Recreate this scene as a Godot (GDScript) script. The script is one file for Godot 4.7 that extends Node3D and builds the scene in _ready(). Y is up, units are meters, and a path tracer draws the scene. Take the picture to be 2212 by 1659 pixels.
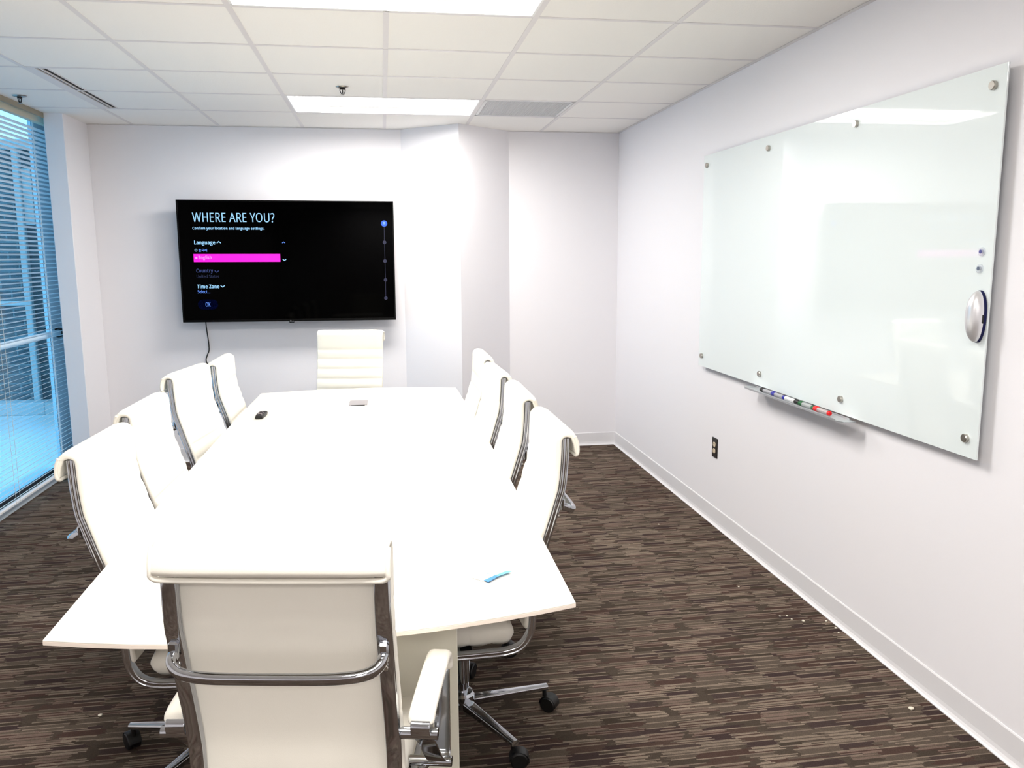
extends Node3D
# A white meeting room: boat-shaped table, ten ribbed chairs, wall screen, glass board, blinds.
# x to the right along the far wall, y up, the room runs to -z away from the camera. Metres.

const CEIL := 2.56
const XR := 1.913          # right wall
const ZF := -6.673         # far wall
const ZB := 4.7           # wall behind the camera
const XW := -2.235         # left edge of the ceiling and left wall
const XS := -2.36          # front of the window sill
const T := 0.61            # ceiling module
const XA := -0.567         # a ceiling runner
const Z4 := -5.975         # a ceiling cross line
const LIGHT := 3.7         # energy of each ceiling light

var M := {}                # materials
var used := {}             # names taken at top level

# ---------------------------------------------------------------- mesh builder
class MB:
	var v := PackedVector3Array()
	var n := PackedVector3Array()
	var ix := PackedInt32Array()
	var xf := Transform3D.IDENTITY
	func p(a: Vector3, na: Vector3) -> int:
		v.append(xf * a)
		n.append((xf.basis * na).normalized())
		return v.size() - 1
	func tri(a: int, b: int, c: int) -> void:
		var g := (v[b] - v[a]).cross(v[c] - v[a])
		if g.length_squared() < 1e-18:
			return
		if g.dot(n[a] + n[b] + n[c]) > 0.0:
			ix.append_array([a, c, b])
		else:
			ix.append_array([a, b, c])
	func quad(a: Vector3, b: Vector3, c: Vector3, d: Vector3, na: Vector3) -> void:
		var i := p(a, na)
		p(b, na)
		p(c, na)
		p(d, na)
		tri(i, i + 1, i + 2)
		tri(i, i + 2, i + 3)
	func box(c: Vector3, s: Vector3, bev := 0.0) -> MB:
		var h := s * 0.5
		var bv: float = min(bev, min(h.x, min(h.y, h.z)) * 0.95)
		var ax := [Vector3.RIGHT, Vector3.UP, Vector3.BACK]
		for i in 3:
			var j := (i + 1) % 3
			var k := (i + 2) % 3
			for sg in [-1.0, 1.0]:
				var o: Vector3 = c + ax[i] * (sg * h[i])
				var a: Vector3 = ax[j] * (h[j] - bv)
				var b: Vector3 = ax[k] * (h[k] - bv)
				quad(o - a - b, o + a - b, o + a + b, o - a + b, ax[i] * sg)
		if bv > 0.0:
			for i in 3:
				var j := (i + 1) % 3
				var k := (i + 2) % 3
				for sj in [-1.0, 1.0]:
					for sk in [-1.0, 1.0]:
						var l: Vector3 = ax[i] * (h[i] - bv)
						var e1: Vector3 = c + ax[j] * (sj * h[j]) + ax[k] * (sk * (h[k] - bv))
						var e2: Vector3 = c + ax[j] * (sj * (h[j] - bv)) + ax[k] * (sk * h[k])
						quad(e1 - l, e1 + l, e2 + l, e2 - l, (ax[j] * sj + ax[k] * sk).normalized())
			for sx in [-1.0, 1.0]:
				for sy in [-1.0, 1.0]:
					for sz in [-1.0, 1.0]:
						var s3 := Vector3(sx, sy, sz)
						var q: Array[Vector3] = []
						for i in 3:
							var w := h - Vector3.ONE * bv
							w[i] = h[i]
							q.append(c + w * s3)
						var nn := s3.normalized()
						tri(p(q[0], nn), p(q[1], nn), p(q[2], nn))
		return self
	# rings of equal size joined into a smooth skin; ring points closed; caps close the ends
	func loft(rings: Array, cap0 := true, cap1 := true, closed := true) -> MB:
		var R := rings.size()
		var S: int = rings[0].size()
		var acc: Array[Vector3] = []
		acc.resize(R * S)
		acc.fill(Vector3.ZERO)
		var kmax := S if closed else S - 1
		for r in R - 1:
			for k in kmax:
				var k2 := (k + 1) % S
				var a: Vector3 = rings[r][k]
				var b: Vector3 = rings[r][k2]
				var c: Vector3 = rings[r + 1][k2]
				var d: Vector3 = rings[r + 1][k]
				var g := (c - a).cross(d - b)
				acc[r * S + k] += g
				acc[r * S + k2] += g
				acc[(r + 1) * S + k2] += g
				acc[(r + 1) * S + k] += g
		var sum := 0.0
		var cen: Array[Vector3] = []
		for r in R:
			var c := Vector3.ZERO
			for k in S:
				c += rings[r][k]
			cen.append(c / S)
		for r in R:
			for k in S:
				sum += acc[r * S + k].dot(rings[r][k] - cen[r])
		var sg := 1.0 if sum >= 0.0 else -1.0
		var base := v.size()
		for r in R:
			for k in S:
				p(rings[r][k], acc[r * S + k] * sg)
		for r in R - 1:
			for k in kmax:
				var k2 := (k + 1) % S
				tri(base + r * S + k, base + r * S + k2, base + (r + 1) * S + k2)
				tri(base + r * S + k, base + (r + 1) * S + k2, base + (r + 1) * S + k)
		for e in [[cap0, 0, 1], [cap1, R - 1, R - 2]]:
			if not e[0]:
				continue
			var nn: Vector3 = (cen[e[1]] - cen[e[2]]).normalized()
			var ci := p(cen[e[1]], nn)
			for k in S:
				p(rings[e[1]][k], nn)
			for k in S:
				tri(ci, ci + 1 + k, ci + 1 + (k + 1) % S)
		return self
	# a cross section (a: along side, b: along side x tangent) swept along a path
	func sweep(path: Array, sec: PackedVector2Array, side := Vector3.ZERO, caps := true, ring := false) -> MB:
		var rings := []
		var K := path.size()
		var prev := side
		for i in K:
			var t: Vector3
			if ring:
				t = (path[(i + 1) % K] - path[(i + K - 1) % K]).normalized()
			else:
				t = (path[min(i + 1, K - 1)] - path[max(i - 1, 0)]).normalized()
			if prev == Vector3.ZERO:
				prev = t.cross(Vector3.UP) if absf(t.y) < 0.9 else t.cross(Vector3.RIGHT)
			var s := (prev - t * prev.dot(t)).normalized()
			prev = s if side == Vector3.ZERO else side
			var u := s.cross(t).normalized()
			var rg := PackedVector3Array()
			for q in sec:
				rg.append(path[i] + s * q.x + u * q.y)
			rings.append(rg)
		if ring:
			rings.append(rings[0])
		return loft(rings, caps and not ring, caps and not ring)
	func tube(path: Array, r: float, seg := 10, caps := true) -> MB:
		var sec := PackedVector2Array()
		for k in seg:
			sec.append(Vector2(cos(TAU * k / seg), sin(TAU * k / seg)) * r)
		return sweep(path, sec, Vector3.ZERO, caps)
	# profile of (radius, height) round the y axis of the current transform
	func lathe(prof: Array, seg := 24) -> MB:
		for i in prof.size() - 1:
			var a: Vector2 = prof[i]
			var b: Vector2 = prof[i + 1]
			var d := b - a
			var nn := Vector2(d.y, -d.x).normalized()
			if nn == Vector2.ZERO:
				continue
			var base := v.size()
			for k in seg + 1:
				var c := cos(TAU * k / seg)
				var s := sin(TAU * k / seg)
				p(Vector3(a.x * c, a.y, a.x * s), Vector3(nn.x * c, nn.y, nn.x * s))
				p(Vector3(b.x * c, b.y, b.x * s), Vector3(nn.x * c, nn.y, nn.x * s))
			for k in seg:
				var q := base + k * 2
				tri(q, q + 1, q + 3)
				tri(q, q + 3, q + 2)
		return self
	# a flat outline in x,z raised from y0 to y1 with a small bevel
	func slab(out: PackedVector2Array, y0: float, y1: float, bev := 0.0) -> MB:
		var rings := []
		var cen := Vector2.ZERO
		for q in out:
			cen += q / out.size()
		var K := out.size()
		var inset := PackedVector2Array()
		for i in K:
			var d1 := (out[i] - out[(i + K - 1) % K]).normalized()
			var d2 := (out[(i + 1) % K] - out[i]).normalized()
			var m := (d1 + d2).normalized()
			var nn := Vector2(-m.y, m.x)
			if nn.dot(cen - out[i]) < 0.0:
				nn = -nn
			inset.append(out[i] + nn * bev / maxf(0.4, absf(nn.dot(Vector2(-d1.y, d1.x)))))
		var lev := [[inset, y0], [out, y0 + bev], [out, y1 - bev], [inset, y1]]
		for i in 3:
			var A: PackedVector2Array = lev[i][0]
			var B: PackedVector2Array = lev[i + 1][0]
			for k in K:
				var k2 := (k + 1) % K
				var a := Vector3(A[k].x, lev[i][1], A[k].y)
				var b := Vector3(A[k2].x, lev[i][1], A[k2].y)
				var c := Vector3(B[k2].x, lev[i + 1][1], B[k2].y)
				var d := Vector3(B[k].x, lev[i + 1][1], B[k].y)
				var g := (c - a).cross(d - b).normalized()
				var o := (a + c) * 0.5 - Vector3(cen.x, (y0 + y1) * 0.5, cen.y)
				if g.dot(o) < 0.0:
					g = -g
				quad(a, b, c, d, g)
		for e in [[y0, Vector3.DOWN], [y1, Vector3.UP]]:
			var tr := Geometry2D.triangulate_polygon(inset)
			var b0 := v.size()
			for q in inset:
				p(Vector3(q.x, e[0], q.y), e[1])
			for i in range(0, tr.size(), 3):
				tri(b0 + tr[i], b0 + tr[i + 1], b0 + tr[i + 2])
		return self
	func mesh() -> ArrayMesh:
		var a := []
		a.resize(Mesh.ARRAY_MAX)
		a[Mesh.ARRAY_VERTEX] = v
		a[Mesh.ARRAY_NORMAL] = n
		a[Mesh.ARRAY_INDEX] = ix
		var m := ArrayMesh.new()
		m.add_surface_from_arrays(Mesh.PRIMITIVE_TRIANGLES, a)
		return m

# ---------------------------------------------------------------- node helpers
func numbered(called: String) -> String:
	var k: int = used.get(called, 0)
	used[called] = k + 1
	return called if k == 0 else "%s_%03d" % [called, k]

func part(called: String, mesh: Mesh, mat: Material, parent: Node) -> MeshInstance3D:
	var o := MeshInstance3D.new()
	o.mesh = mesh
	o.material_override = mat
	o.name = called
	parent.add_child(o, true)
	return o

func tag(o: Node, label: String, category: String, group := "", kind := "") -> void:
	o.set_meta("label", label)
	o.set_meta("category", category)
	if group:
		o.set_meta("group", group)
	if kind:
		o.set_meta("kind", kind)

func thing(called: String, label: String, category: String, at := Vector3.ZERO, turn := 0.0, group := "", kind := "") -> Node3D:
	var o := Node3D.new()
	o.name = numbered(called)
	add_child(o)
	o.position = at
	o.rotation.y = turn
	tag(o, label, category, group, kind)
	return o

func solid(called: String, mesh: Mesh, mat: Material, label: String, category: String, at := Vector3.ZERO, group := "", kind := "") -> MeshInstance3D:
	var o := part(numbered(called), mesh, mat, self)
	o.position = at
	tag(o, label, category, group, kind)
	return o

func mb() -> MB:
	return MB.new()

func bx(c: Vector3, s: Vector3, bev := 0.0) -> ArrayMesh:
	return mb().box(c, s, bev).mesh()

func span(a: Vector3, b: Vector3, bev := 0.0) -> ArrayMesh:
	return mb().box((a + b) * 0.5, (b - a).abs(), bev).mesh()

func rrect(w: float, h: float, r: float, seg := 4) -> PackedVector2Array:
	var q := PackedVector2Array()
	for c in 4:
		var cx := (w * 0.5 - r) * (1.0 if c in [0, 3] else -1.0)
		var cy := (h * 0.5 - r) * (1.0 if c < 2 else -1.0)
		for k in seg + 1:
			var a := PI * 0.5 * (c + float(k) / seg)
			q.append(Vector2(cx + r * cos(a), cy + r * sin(a)))
	return q

func smooth_path(pts: Array, per := 8) -> Array:
	var o := []
	var K := pts.size()
	for i in K - 1:
		var a = pts[max(i - 1, 0)]
		var b = pts[i]
		var c = pts[i + 1]
		var d = pts[min(i + 2, K - 1)]
		for k in per:
			o.append(b.cubic_interpolate(c, a, d, float(k) / per))
	o.append(pts[K - 1])
	return o

func mat(col: Color, rough := 0.5, metal := 0.0, spec := 0.5) -> StandardMaterial3D:
	var m := StandardMaterial3D.new()
	m.albedo_color = col
	m.roughness = rough
	m.metallic = metal
	m.metallic_specular = spec
	return m

func glow(col: Color, e := 1.0) -> StandardMaterial3D:
	var m := mat(Color.BLACK, 0.4)
	m.emission_enabled = true
	m.emission = col
	m.emission_energy_multiplier = e
	return m

func bumpy(m: StandardMaterial3D, freq: float, depth: float, per_metre: float, sd := 1, kind := FastNoiseLite.TYPE_SIMPLEX_SMOOTH) -> StandardMaterial3D:
	var f := FastNoiseLite.new()
	f.seed = sd
	f.noise_type = kind
	f.frequency = freq
	f.fractal_octaves = 3
	var t := NoiseTexture2D.new()
	t.width = 512
	t.height = 512
	t.seamless = true
	t.noise = f
	m.heightmap_enabled = true
	m.heightmap_texture = t
	m.heightmap_scale = depth
	m.uv1_triplanar = true
	m.uv1_world_triplanar = true
	m.uv1_scale = Vector3.ONE * per_metre
	return m

func carpet_texture() -> ImageTexture:
	var W := 1536
	var H := 1536
	var rng := RandomNumberGenerator.new()
	rng.seed = 77
	var by := PackedByteArray()
	by.resize(W * H * 3)
	var dark := Color(0.240, 0.210, 0.184)
	var mid := Color(0.328, 0.290, 0.257)
	var light := Color(0.500, 0.448, 0.398)
	var warm := Color(0.272, 0.212, 0.192)
	var plum := Color(0.232, 0.190, 0.186)
	var pink := Color(0.430, 0.365, 0.330)
	var noise := PackedFloat32Array()
	for i in 4099:
		noise.append(rng.randfn(0.0, 0.07))
	# short bars woven in columns: a block is a few rows high, plain dark or barred with thin light lines
	var grid := PackedColorArray()
	var row := 4
	var rows := H / row
	grid.resize(rows * W)
	grid.fill(dark.lerp(mid, 0.4))
	var cols := 15
	for pass_no in 2:
		for c in cols:
			var y := rng.randi_range(0, 6)
			while y < rows:
				var h := rng.randi_range(4, 7) if pass_no == 0 else rng.randi_range(2, 4)
				var w := rng.randi_range(70, 150)
				var x0 := int(c * W / cols + pass_no * 50 + rng.randi_range(-20, 20))
				var kind := rng.randi_range(0, 6)
				var tint: Color = [dark, plum, warm, mid, mid, pink, light][kind]
				tint = tint.lerp(mid, rng.randf() * 0.35)
				for yy in h:
					var cc := tint
					if yy == h - 1 and kind < 5:
						cc = light.lerp(mid, rng.randf() * 0.45)
					elif kind >= 5 and yy % 3 == 1:
						cc = warm if rng.randf() < 0.5 else mid
					var sh := rng.randi_range(-9, 9)
					for x in w:
						grid[((y + yy) % rows) * W + posmod(x0 + x + sh, W)] = cc
				y += h + (0 if pass_no == 0 else rng.randi_range(10, 26))
	for y in H:
		var at: int = y * W * 3
		var g0: int = (y / row) * W
		var shade := 0.93 if y % row == row - 1 else 1.02
		for x in W:
			var k: float = shade + noise[(x * 7 + y * 1931 + (x * y) % 53) % 4099]
			var cc := grid[g0 + x]
			by[at] = clampi(int(cc.r * k * 255.0), 0, 255)
			by[at + 1] = clampi(int(cc.g * k * 255.0), 0, 255)
			by[at + 2] = clampi(int(cc.b * k * 255.0), 0, 255)
			at += 3
	var im := Image.create_from_data(W, H, false, Image.FORMAT_RGB8, by)
	return ImageTexture.create_from_image(im)

func brick_textures() -> Array:
	var W := 512
	var im := Image.create(W, W, false, Image.FORMAT_RGB8)
	var hm := Image.create(W, W, false, Image.FORMAT_RGB8)
	var rng := RandomNumberGenerator.new()
	rng.seed = 5
	im.fill(Color(0.38, 0.41, 0.41))
	hm.fill(Color(0.2, 0.2, 0.2))
	for r in 8:
		for c in 5:
			var k := rng.randf_range(0.75, 1.1)
			var x0 := int(c * 128 + (64 if r % 2 else 0)) - 64
			im.fill_rect(Rect2i(x0 + 5, r * 64 + 5, 118, 54), Color(0.16 * k, 0.20 * k, 0.21 * k))
			hm.fill_rect(Rect2i(x0 + 5, r * 64 + 5, 118, 54), Color(0.9, 0.9, 0.9))
	return [ImageTexture.create_from_image(im), ImageTexture.create_from_image(hm)]

func make_materials() -> void:
	M.wall = bumpy(mat(Color(0.935, 0.928, 0.942), 0.7, 0, 0.3), 0.05, 0.012, 1.6, 2)
	M.tile = bumpy(mat(Color(0.965, 0.955, 0.94), 0.95, 0, 0.2), 0.09, 0.05, 2.0, 3)
	M.tee = mat(Color(0.89, 0.875, 0.875), 0.45)
	M.trim = mat(Color(0.90, 0.895, 0.905), 0.45)
	M.shell = mat(Color(0.75, 0.75, 0.75), 0.9)
	M.carpet = mat(Color.WHITE, 1.0, 0, 0.1)
	M.carpet.albedo_texture = carpet_texture()
	M.carpet.uv1_triplanar = true
	M.carpet.uv1_world_triplanar = true
	M.carpet.uv1_scale = Vector3.ONE * (1.0 / 2.1)
	M.leather = bumpy(mat(Color(0.945, 0.93, 0.885), 0.42, 0, 0.5), 0.12, 0.012, 6.0, 4)
	M.chrome = mat(Color(0.74, 0.75, 0.77), 0.07, 1.0)
	M.satin = mat(Color(0.72, 0.70, 0.67), 0.28, 1.0)
	M.alu = mat(Color(0.78, 0.79, 0.80), 0.35, 0.85)
	M.black = mat(Color(0.02, 0.02, 0.022), 0.45)
	M.dark = mat(Color(0.05, 0.05, 0.055), 0.6)
	M.table = mat(Color(0.93, 0.915, 0.875), 0.22, 0, 0.4)
	M.edge = mat(Color(0.93, 0.88, 0.83), 0.5)
	M.pedestal = mat(Color(0.93, 0.92, 0.85), 0.55)
	M.board = mat(Color(0.895, 0.928, 0.93), 0.03, 0, 0.6)
	M.boardedge = mat(Color(0.45, 0.6, 0.58), 0.15)
	M.screen = mat(Color(0.001, 0.001, 0.0015), 0.06, 0, 0.11)
	M.bezel = mat(Color(0.006, 0.006, 0.007), 0.35, 0, 0.25)
	M.lamp = glow(Color(1.0, 0.985, 0.96), 6.0)
	M.housing = mat(Color(0.95, 0.95, 0.95), 0.5)
	M.grille = mat(Color(0.90, 0.90, 0.905), 0.5)
	M.slat = mat(Color(0.93, 0.94, 0.95), 0.4)
	M.cord = mat(Color(0.85, 0.85, 0.82), 0.8)
	M.cream = mat(Color(0.86, 0.82, 0.73), 0.5)
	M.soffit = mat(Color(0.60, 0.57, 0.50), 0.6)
	M.frame = mat(Color(0.88, 0.93, 0.96), 0.4)
	M.glass = mat(Color(0.60, 0.86, 0.97, 0.0), 0.0)
	M.glass.transparency = BaseMaterial3D.TRANSPARENCY_ALPHA
	M.glass.refraction_enabled = true
	M.glass.refraction_scale = 0.05
	M.paving = bumpy(mat(Color(0.80, 0.80, 0.79), 0.9), 0.05, 0.1, 0.8, 6)
	M.concrete = bumpy(mat(Color(0.70, 0.71, 0.71), 0.9), 0.06, 0.08, 1.0, 7)
	var bt := brick_textures()
	M.brick = mat(Color.WHITE, 0.9)
	M.brick.albedo_texture = bt[0]
	M.brick.heightmap_enabled = true
	M.brick.heightmap_texture = bt[1]
	M.brick.heightmap_scale = 0.8
	M.brick.uv1_triplanar = true
	M.brick.uv1_world_triplanar = true
	M.brick.uv1_scale = Vector3.ONE * 1.2
	M.plate = mat(Color(0.09, 0.07, 0.06), 0.4)
	M.ivory = mat(Color(0.86, 0.80, 0.70), 0.4)
	M.clear = mat(Color(0.93, 0.96, 1.0, 0.25), 0.05)
	M.clear.transparency = BaseMaterial3D.TRANSPARENCY_ALPHA
	M.crumb = mat(Color(0.9, 0.87, 0.8), 0.9)
	M.paper = mat(Color(0.95, 0.95, 0.95), 0.7)

# ---------------------------------------------------------------- main
func _ready() -> void:
	var cam := Camera3D.new()
	cam.name = "camera"
	cam.fov = rad_to_deg(2.0 * atan(829.5 / 1785.15))
	cam.near = 0.05
	cam.far = 200.0
	cam.transform = Transform3D(Basis(Vector3.UP, -0.1527) * Basis(Vector3.RIGHT, -0.1545) * Basis(Vector3.BACK, -0.0061), Vector3(0, 1.5944, 0))
	add_child(cam)
	cam.current = true
	var sm := ProceduralSkyMaterial.new()
	sm.sky_top_color = Color(0.80, 0.90, 1.0)
	sm.sky_horizon_color = Color(0.88, 0.94, 1.0)
	sm.ground_bottom_color = Color(0.5, 0.5, 0.5)
	sm.ground_horizon_color = Color(0.7, 0.72, 0.74)
	sm.sky_energy_multiplier = 1.6
	sm.ground_energy_multiplier = 1.0
	sm.sun_angle_max = 0.0
	var sky := Sky.new()
	sky.sky_material = sm
	var env := Environment.new()
	env.background_mode = Environment.BG_SKY
	env.sky = sky
	env.ambient_light_source = Environment.AMBIENT_SOURCE_SKY
	env.tonemap_mode = Environment.TONE_MAPPER_LINEAR
	env.tonemap_exposure = 1.18
	env.sdfgi_enabled = true
	env.ssao_enabled = true
	env.ssil_enabled = true
	var we := WorldEnvironment.new()
	we.name = "environment"
	we.environment = env
	add_child(we)

	make_materials()
	build_shell()
	build_ceiling()
	build_window()
	build_courtyard()
	build_table()
	build_chairs()
	build_screen()
	build_board()
	build_small()

# ---------------------------------------------------------------- room
func build_shell() -> void:
	solid("floor", span(Vector3(-2.6, -0.12, ZF - 0.15), Vector3(XR + 0.15, 0, ZB + 0.15)), M.carpet, "dark brown carpet woven in short tan and umber dashes", "floor", Vector3.ZERO, "", "structure")
	solid("wall_far", span(Vector3(-2.43, 0, ZF - 0.15), Vector3(XR + 0.15, 2.75, ZF)), M.wall, "plain white end wall behind the wall screen", "wall", Vector3.ZERO, "", "structure")
	solid("wall_right", span(Vector3(XR, 0, ZF), Vector3(XR + 0.15, 2.75, ZB)), M.wall, "plain white side wall behind the glass board", "wall", Vector3.ZERO, "", "structure")
	solid("wall_back", span(Vector3(-2.6, 0, ZB), Vector3(XR + 0.15, 2.75, ZB + 0.15)), M.wall, "plain white wall opposite the wall screen", "wall", Vector3.ZERO, "", "structure")
	solid("wall_left", span(Vector3(-2.6, 0, -3.5), Vector3(XW, 2.75, ZB)), M.wall, "plain white wall beyond the end of the blinds", "wall", Vector3.ZERO, "", "structure")
	solid("wall_pier", span(Vector3(XW, 0, ZF), Vector3(-2.11, 2.75, -6.2), 0.004), M.wall, "narrow white wall return between the blinds and the end wall", "wall", Vector3.ZERO, "", "structure")
	var q := PackedVector2Array([Vector2(0.165, ZF), Vector2(0.585, -6.335), Vector2(1.012, ZF)])
	solid("column", mb().slab(q, 0.0, 2.7, 0.003).mesh(), M.wall, "white three-cornered column built into the end wall right of the screen", "column", Vector3.ZERO, "", "structure")
	# cove base: a strip with a thin top edge and a toe that curls out onto the carpet
	var sec := [Vector2(0, 0.108), Vector2(0.003, 0.108), Vector2(0.0055, 0.103), Vector2(0.0055, 0.03), Vector2(0.0075, 0.016), Vector2(0.012, 0.008), Vector2(0.019, 0.003), Vector2(0.019, 0.0), Vector2(0, 0)]
	for run in [["baseboard_right", Vector3(XR, 0, ZB), Vector3(XR, 0, ZF), Vector3(-1, 0, 0), "white vinyl cove base along the wall under the glass board"],
			["baseboard_far", Vector3(XR, 0, ZF), Vector3(1.012, 0, ZF), Vector3(0, 0, 1), "white vinyl cove base in the corner right of the column"],
			["baseboard_screen", Vector3(0.165, 0, ZF), Vector3(-2.11, 0, ZF), Vector3(0, 0, 1), "white vinyl cove base along the end wall under the screen"],
			["baseboard_column", Vector3(0.585, 0, -6.335), Vector3(0.165, 0, ZF), Vector3(-0.627, 0, 0.779), "white vinyl cove base on the left face of the column"],
			["baseboard_alcove", Vector3(1.012, 0, ZF), Vector3(0.585, 0, -6.335), Vector3(0.62, 0, 0.784), "white vinyl cove base on the right face of the column"],
			["baseboard_pier", Vector3(-2.11, 0, ZF), Vector3(-2.11, 0, -6.2), Vector3(1, 0, 0), "white vinyl cove base on the wall return by the blinds"]]:
		var m := mb()
		var rings := []
		for e in [run[1], run[2]]:
			var rg := PackedVector3Array()
			for s in sec:
				rg.append(e + run[3] * (s.x - 0.0004) + Vector3.UP * s.y)
			rings.append(rg)
		# flat facets: one strip for each side of the section
		for k in sec.size():
			var k2: int = (k + 1) % sec.size()
			var d: Vector2 = sec[k2] - sec[k]
			var nn: Vector3 = run[3] * -d.y + Vector3.UP * d.x
			if nn.dot(run[3]) < 0 and k < 7:
				nn = -nn
			m.quad(rings[0][k], rings[0][k2], rings[1][k2], rings[1][k], nn.normalized())
		solid(run[0], m.mesh(), M.trim, run[4], "baseboard", Vector3.ZERO, "", "structure")

func build_ceiling() -> void:
	var c := thing("ceiling", "white suspended ceiling of square tiles in a metal grid", "ceiling", Vector3.ZERO, 0.0, "", "structure")
	part("plenum_deck", span(Vector3(-2.6, 2.75, ZF - 0.15), Vector3(XR + 0.15, 2.85, ZB + 0.15)), M.shell, c)
	part("plenum_edge", span(Vector3(XW - 0.012, CEIL + 0.001, ZF), Vector3(XW, 2.75, -3.5)), M.shell, c)
	var xs := [XW, XA - 2 * T, XA - T, XA, XA + T, XA + 2 * T, XA + 3 * T, XR]
	var zs := [ZF]
	var z := Z4
	while z < ZB - 0.05:
		zs.append(z)
		z += T
	zs.append(ZB)
	var fl := 0.012                      # half the width of a tee
	var tile_mesh := {}
	for i in xs.size() - 1:
		for j in zs.size() - 1:
			var lit: bool = (i == 3 or i == 4) and (j - 1) % 4 == 0 and j < zs.size() - 2
			var grille: bool = i == 5 and j == 1
			var x0: float = xs[i] + (0.0 if i > 0 else 0.003)
			var x1: float = xs[i + 1] - 0.001
			if i == 1 and (j == 1 or j == 2):
				x0 += 0.108              # the slot diffuser takes the rest
			if not lit and not grille:
				var w := Vector3(x1 - x0, 0.016, zs[j + 1] - zs[j] - 0.002)
				var key := "%.3f %.3f" % [w.x, w.z]
				if not tile_mesh.has(key):
					tile_mesh[key] = bx(Vector3.ZERO, w, 0.0015)
				var o := part("ceiling_tile", tile_mesh[key], M.tile, c)
				o.position = Vector3((x0 + x1) * 0.5, CEIL + 0.0022 + 0.008, (zs[j] + zs[j + 1]) * 0.5)
			# the tee on the right of this cell and the one on its near side
			if i < xs.size() - 2 and not (lit and i == 3):
				part("runner", bx(Vector3(xs[i + 1], CEIL + 0.001, (zs[j] + zs[j + 1]) * 0.5), Vector3(fl * 2, 0.002, zs[j + 1] - zs[j] - (0.004 if i in [3, 5] else 0.0))), M.tee, c)
			if j < zs.size() - 2:
				part("cross_tee", bx(Vector3((xs[i] + xs[i + 1]) * 0.5, CEIL + 0.0013, zs[j + 1]), Vector3(xs[i + 1] - xs[i] - fl * 2 - 0.001, 0.0018, fl * 2)), M.tee, c)
	# wall angle round the edge
	var wa := 0.022
	for a in [[Vector3(XR - wa, CEIL - 0.0015, ZF), Vector3(XR, CEIL + 0.0005, ZB)], [Vector3(-2.11, CEIL - 0.0015, ZF), Vector3(XR, CEIL + 0.0005, ZF + wa)], [Vector3(XW, CEIL - 0.0015, ZB - wa), Vector3(XR, CEIL + 0.0005, ZB)], [Vector3(XW, CEIL - 0.0015, -3.5), Vector3(XW + wa, CEIL + 0.0005, ZB)]]:
		part("wall_angle", span(a[0], a[1]), M.tee, c)
	part("soffit_edge", span(Vector3(XW - 0.01, CEIL - 0.03, -6.2), Vector3(XW + 0.004, CEIL + 0.02, -3.5), 0.002), M.soffit, c)
	# lamps
	var where := ["recessed ceiling light panel by the end wall, beside the grey grille", "large recessed ceiling light panel over the middle of the table", "recessed ceiling light panel above the camera over the near end of the table", "recessed ceiling light panel over the open floor behind the camera", "recessed ceiling light panel by the wall opposite the screen"]
	var k := 0
	for zc in [Z4 + T * 0.5, Z4 + T * 4.5, Z4 + T * 8.5, Z4 + T * 12.5, Z4 + T * 16.5]:
		var t := thing("ceiling_light", where[k], "light", Vector3(XA + T, CEIL, zc), 0.0, "recessed ceiling lights")
		k += 1
		var hx := T - fl
		var hz := T * 0.5 - fl
		var d := 0.035
		var m := mb()
		var o := [Vector3(-hx, 0.0025, -hz), Vector3(hx, 0.0025, -hz), Vector3(hx, 0.0025, hz), Vector3(-hx, 0.0025, hz)]
		var s := Vector3(0.93, 1, 0.80)
		for e in 4:
			var a: Vector3 = o[e]
			var b: Vector3 = o[(e + 1) % 4]
			var a2 := a * s + Vector3.UP * d
			var b2 := b * s + Vector3.UP * d
			var nn := (b - a).cross(a2 - a).normalized()
			if nn.dot(-a - b) < 0:
				nn = -nn
			m.quad(a, b, b2, a2, nn)
			var out := Vector3.UP * 0.012
			m.quad(a + out * 0.2 - nn * 0.002, b + out * 0.2 - nn * 0.002, b2 - nn * 0.004 + out, a2 - nn * 0.004 + out, -nn)
		part("reflector", m.mesh(), M.housing, t)
		part("housing", bx(Vector3(0, d + 0.03, 0), Vector3(hx * 2 * 0.95, 0.03, hz * 2 * 0.84)), M.shell, t)
		var lw := hx * 2 * 0.93
		var lh := hz * 2 * 0.80
		part("lamp_panel", bx(Vector3(0, d + 0.008, 0), Vector3(lw, 0.012, lh)), M.lamp, t)
		var fr := mb()
		for f in [[Vector3(0, 0.0012, hz - 0.004), Vector3(hx * 2, 0.0022, 0.012)], [Vector3(0, 0.0012, -hz + 0.004), Vector3(hx * 2, 0.0022, 0.012)], [Vector3(hx - 0.004, 0.0012, 0), Vector3(0.012, 0.0022, hz * 2)], [Vector3(-hx + 0.004, 0.0012, 0), Vector3(0.012, 0.0022, hz * 2)]]:
			fr.box(f[0], f[1])
		part("frame", fr.mesh(), M.housing, t)
		var al := AreaLight3D.new()
		al.name = "lamp_light"
		al.area_size = Vector2(lw, lh)
		al.light_energy = LIGHT
		al.light_color = Color(1.0, 0.985, 0.965)
		al.area_range = 14.0
		al.area_attenuation = 2.0
		al.shadow_enabled = true
		al.rotation.x = -PI / 2
		al.position = Vector3(0, d - 0.004, 0)
		t.add_child(al)
	# grey return grille: a frame with an egg crate of thin blades
	var g := thing("return_grille", "grey square return air grille beside the far ceiling light", "grille", Vector3(XA + T * 2.5, CEIL, Z4 + T * 0.5))
	var gf := mb()
	var hw := T * 0.5 - fl - 0.002
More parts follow.
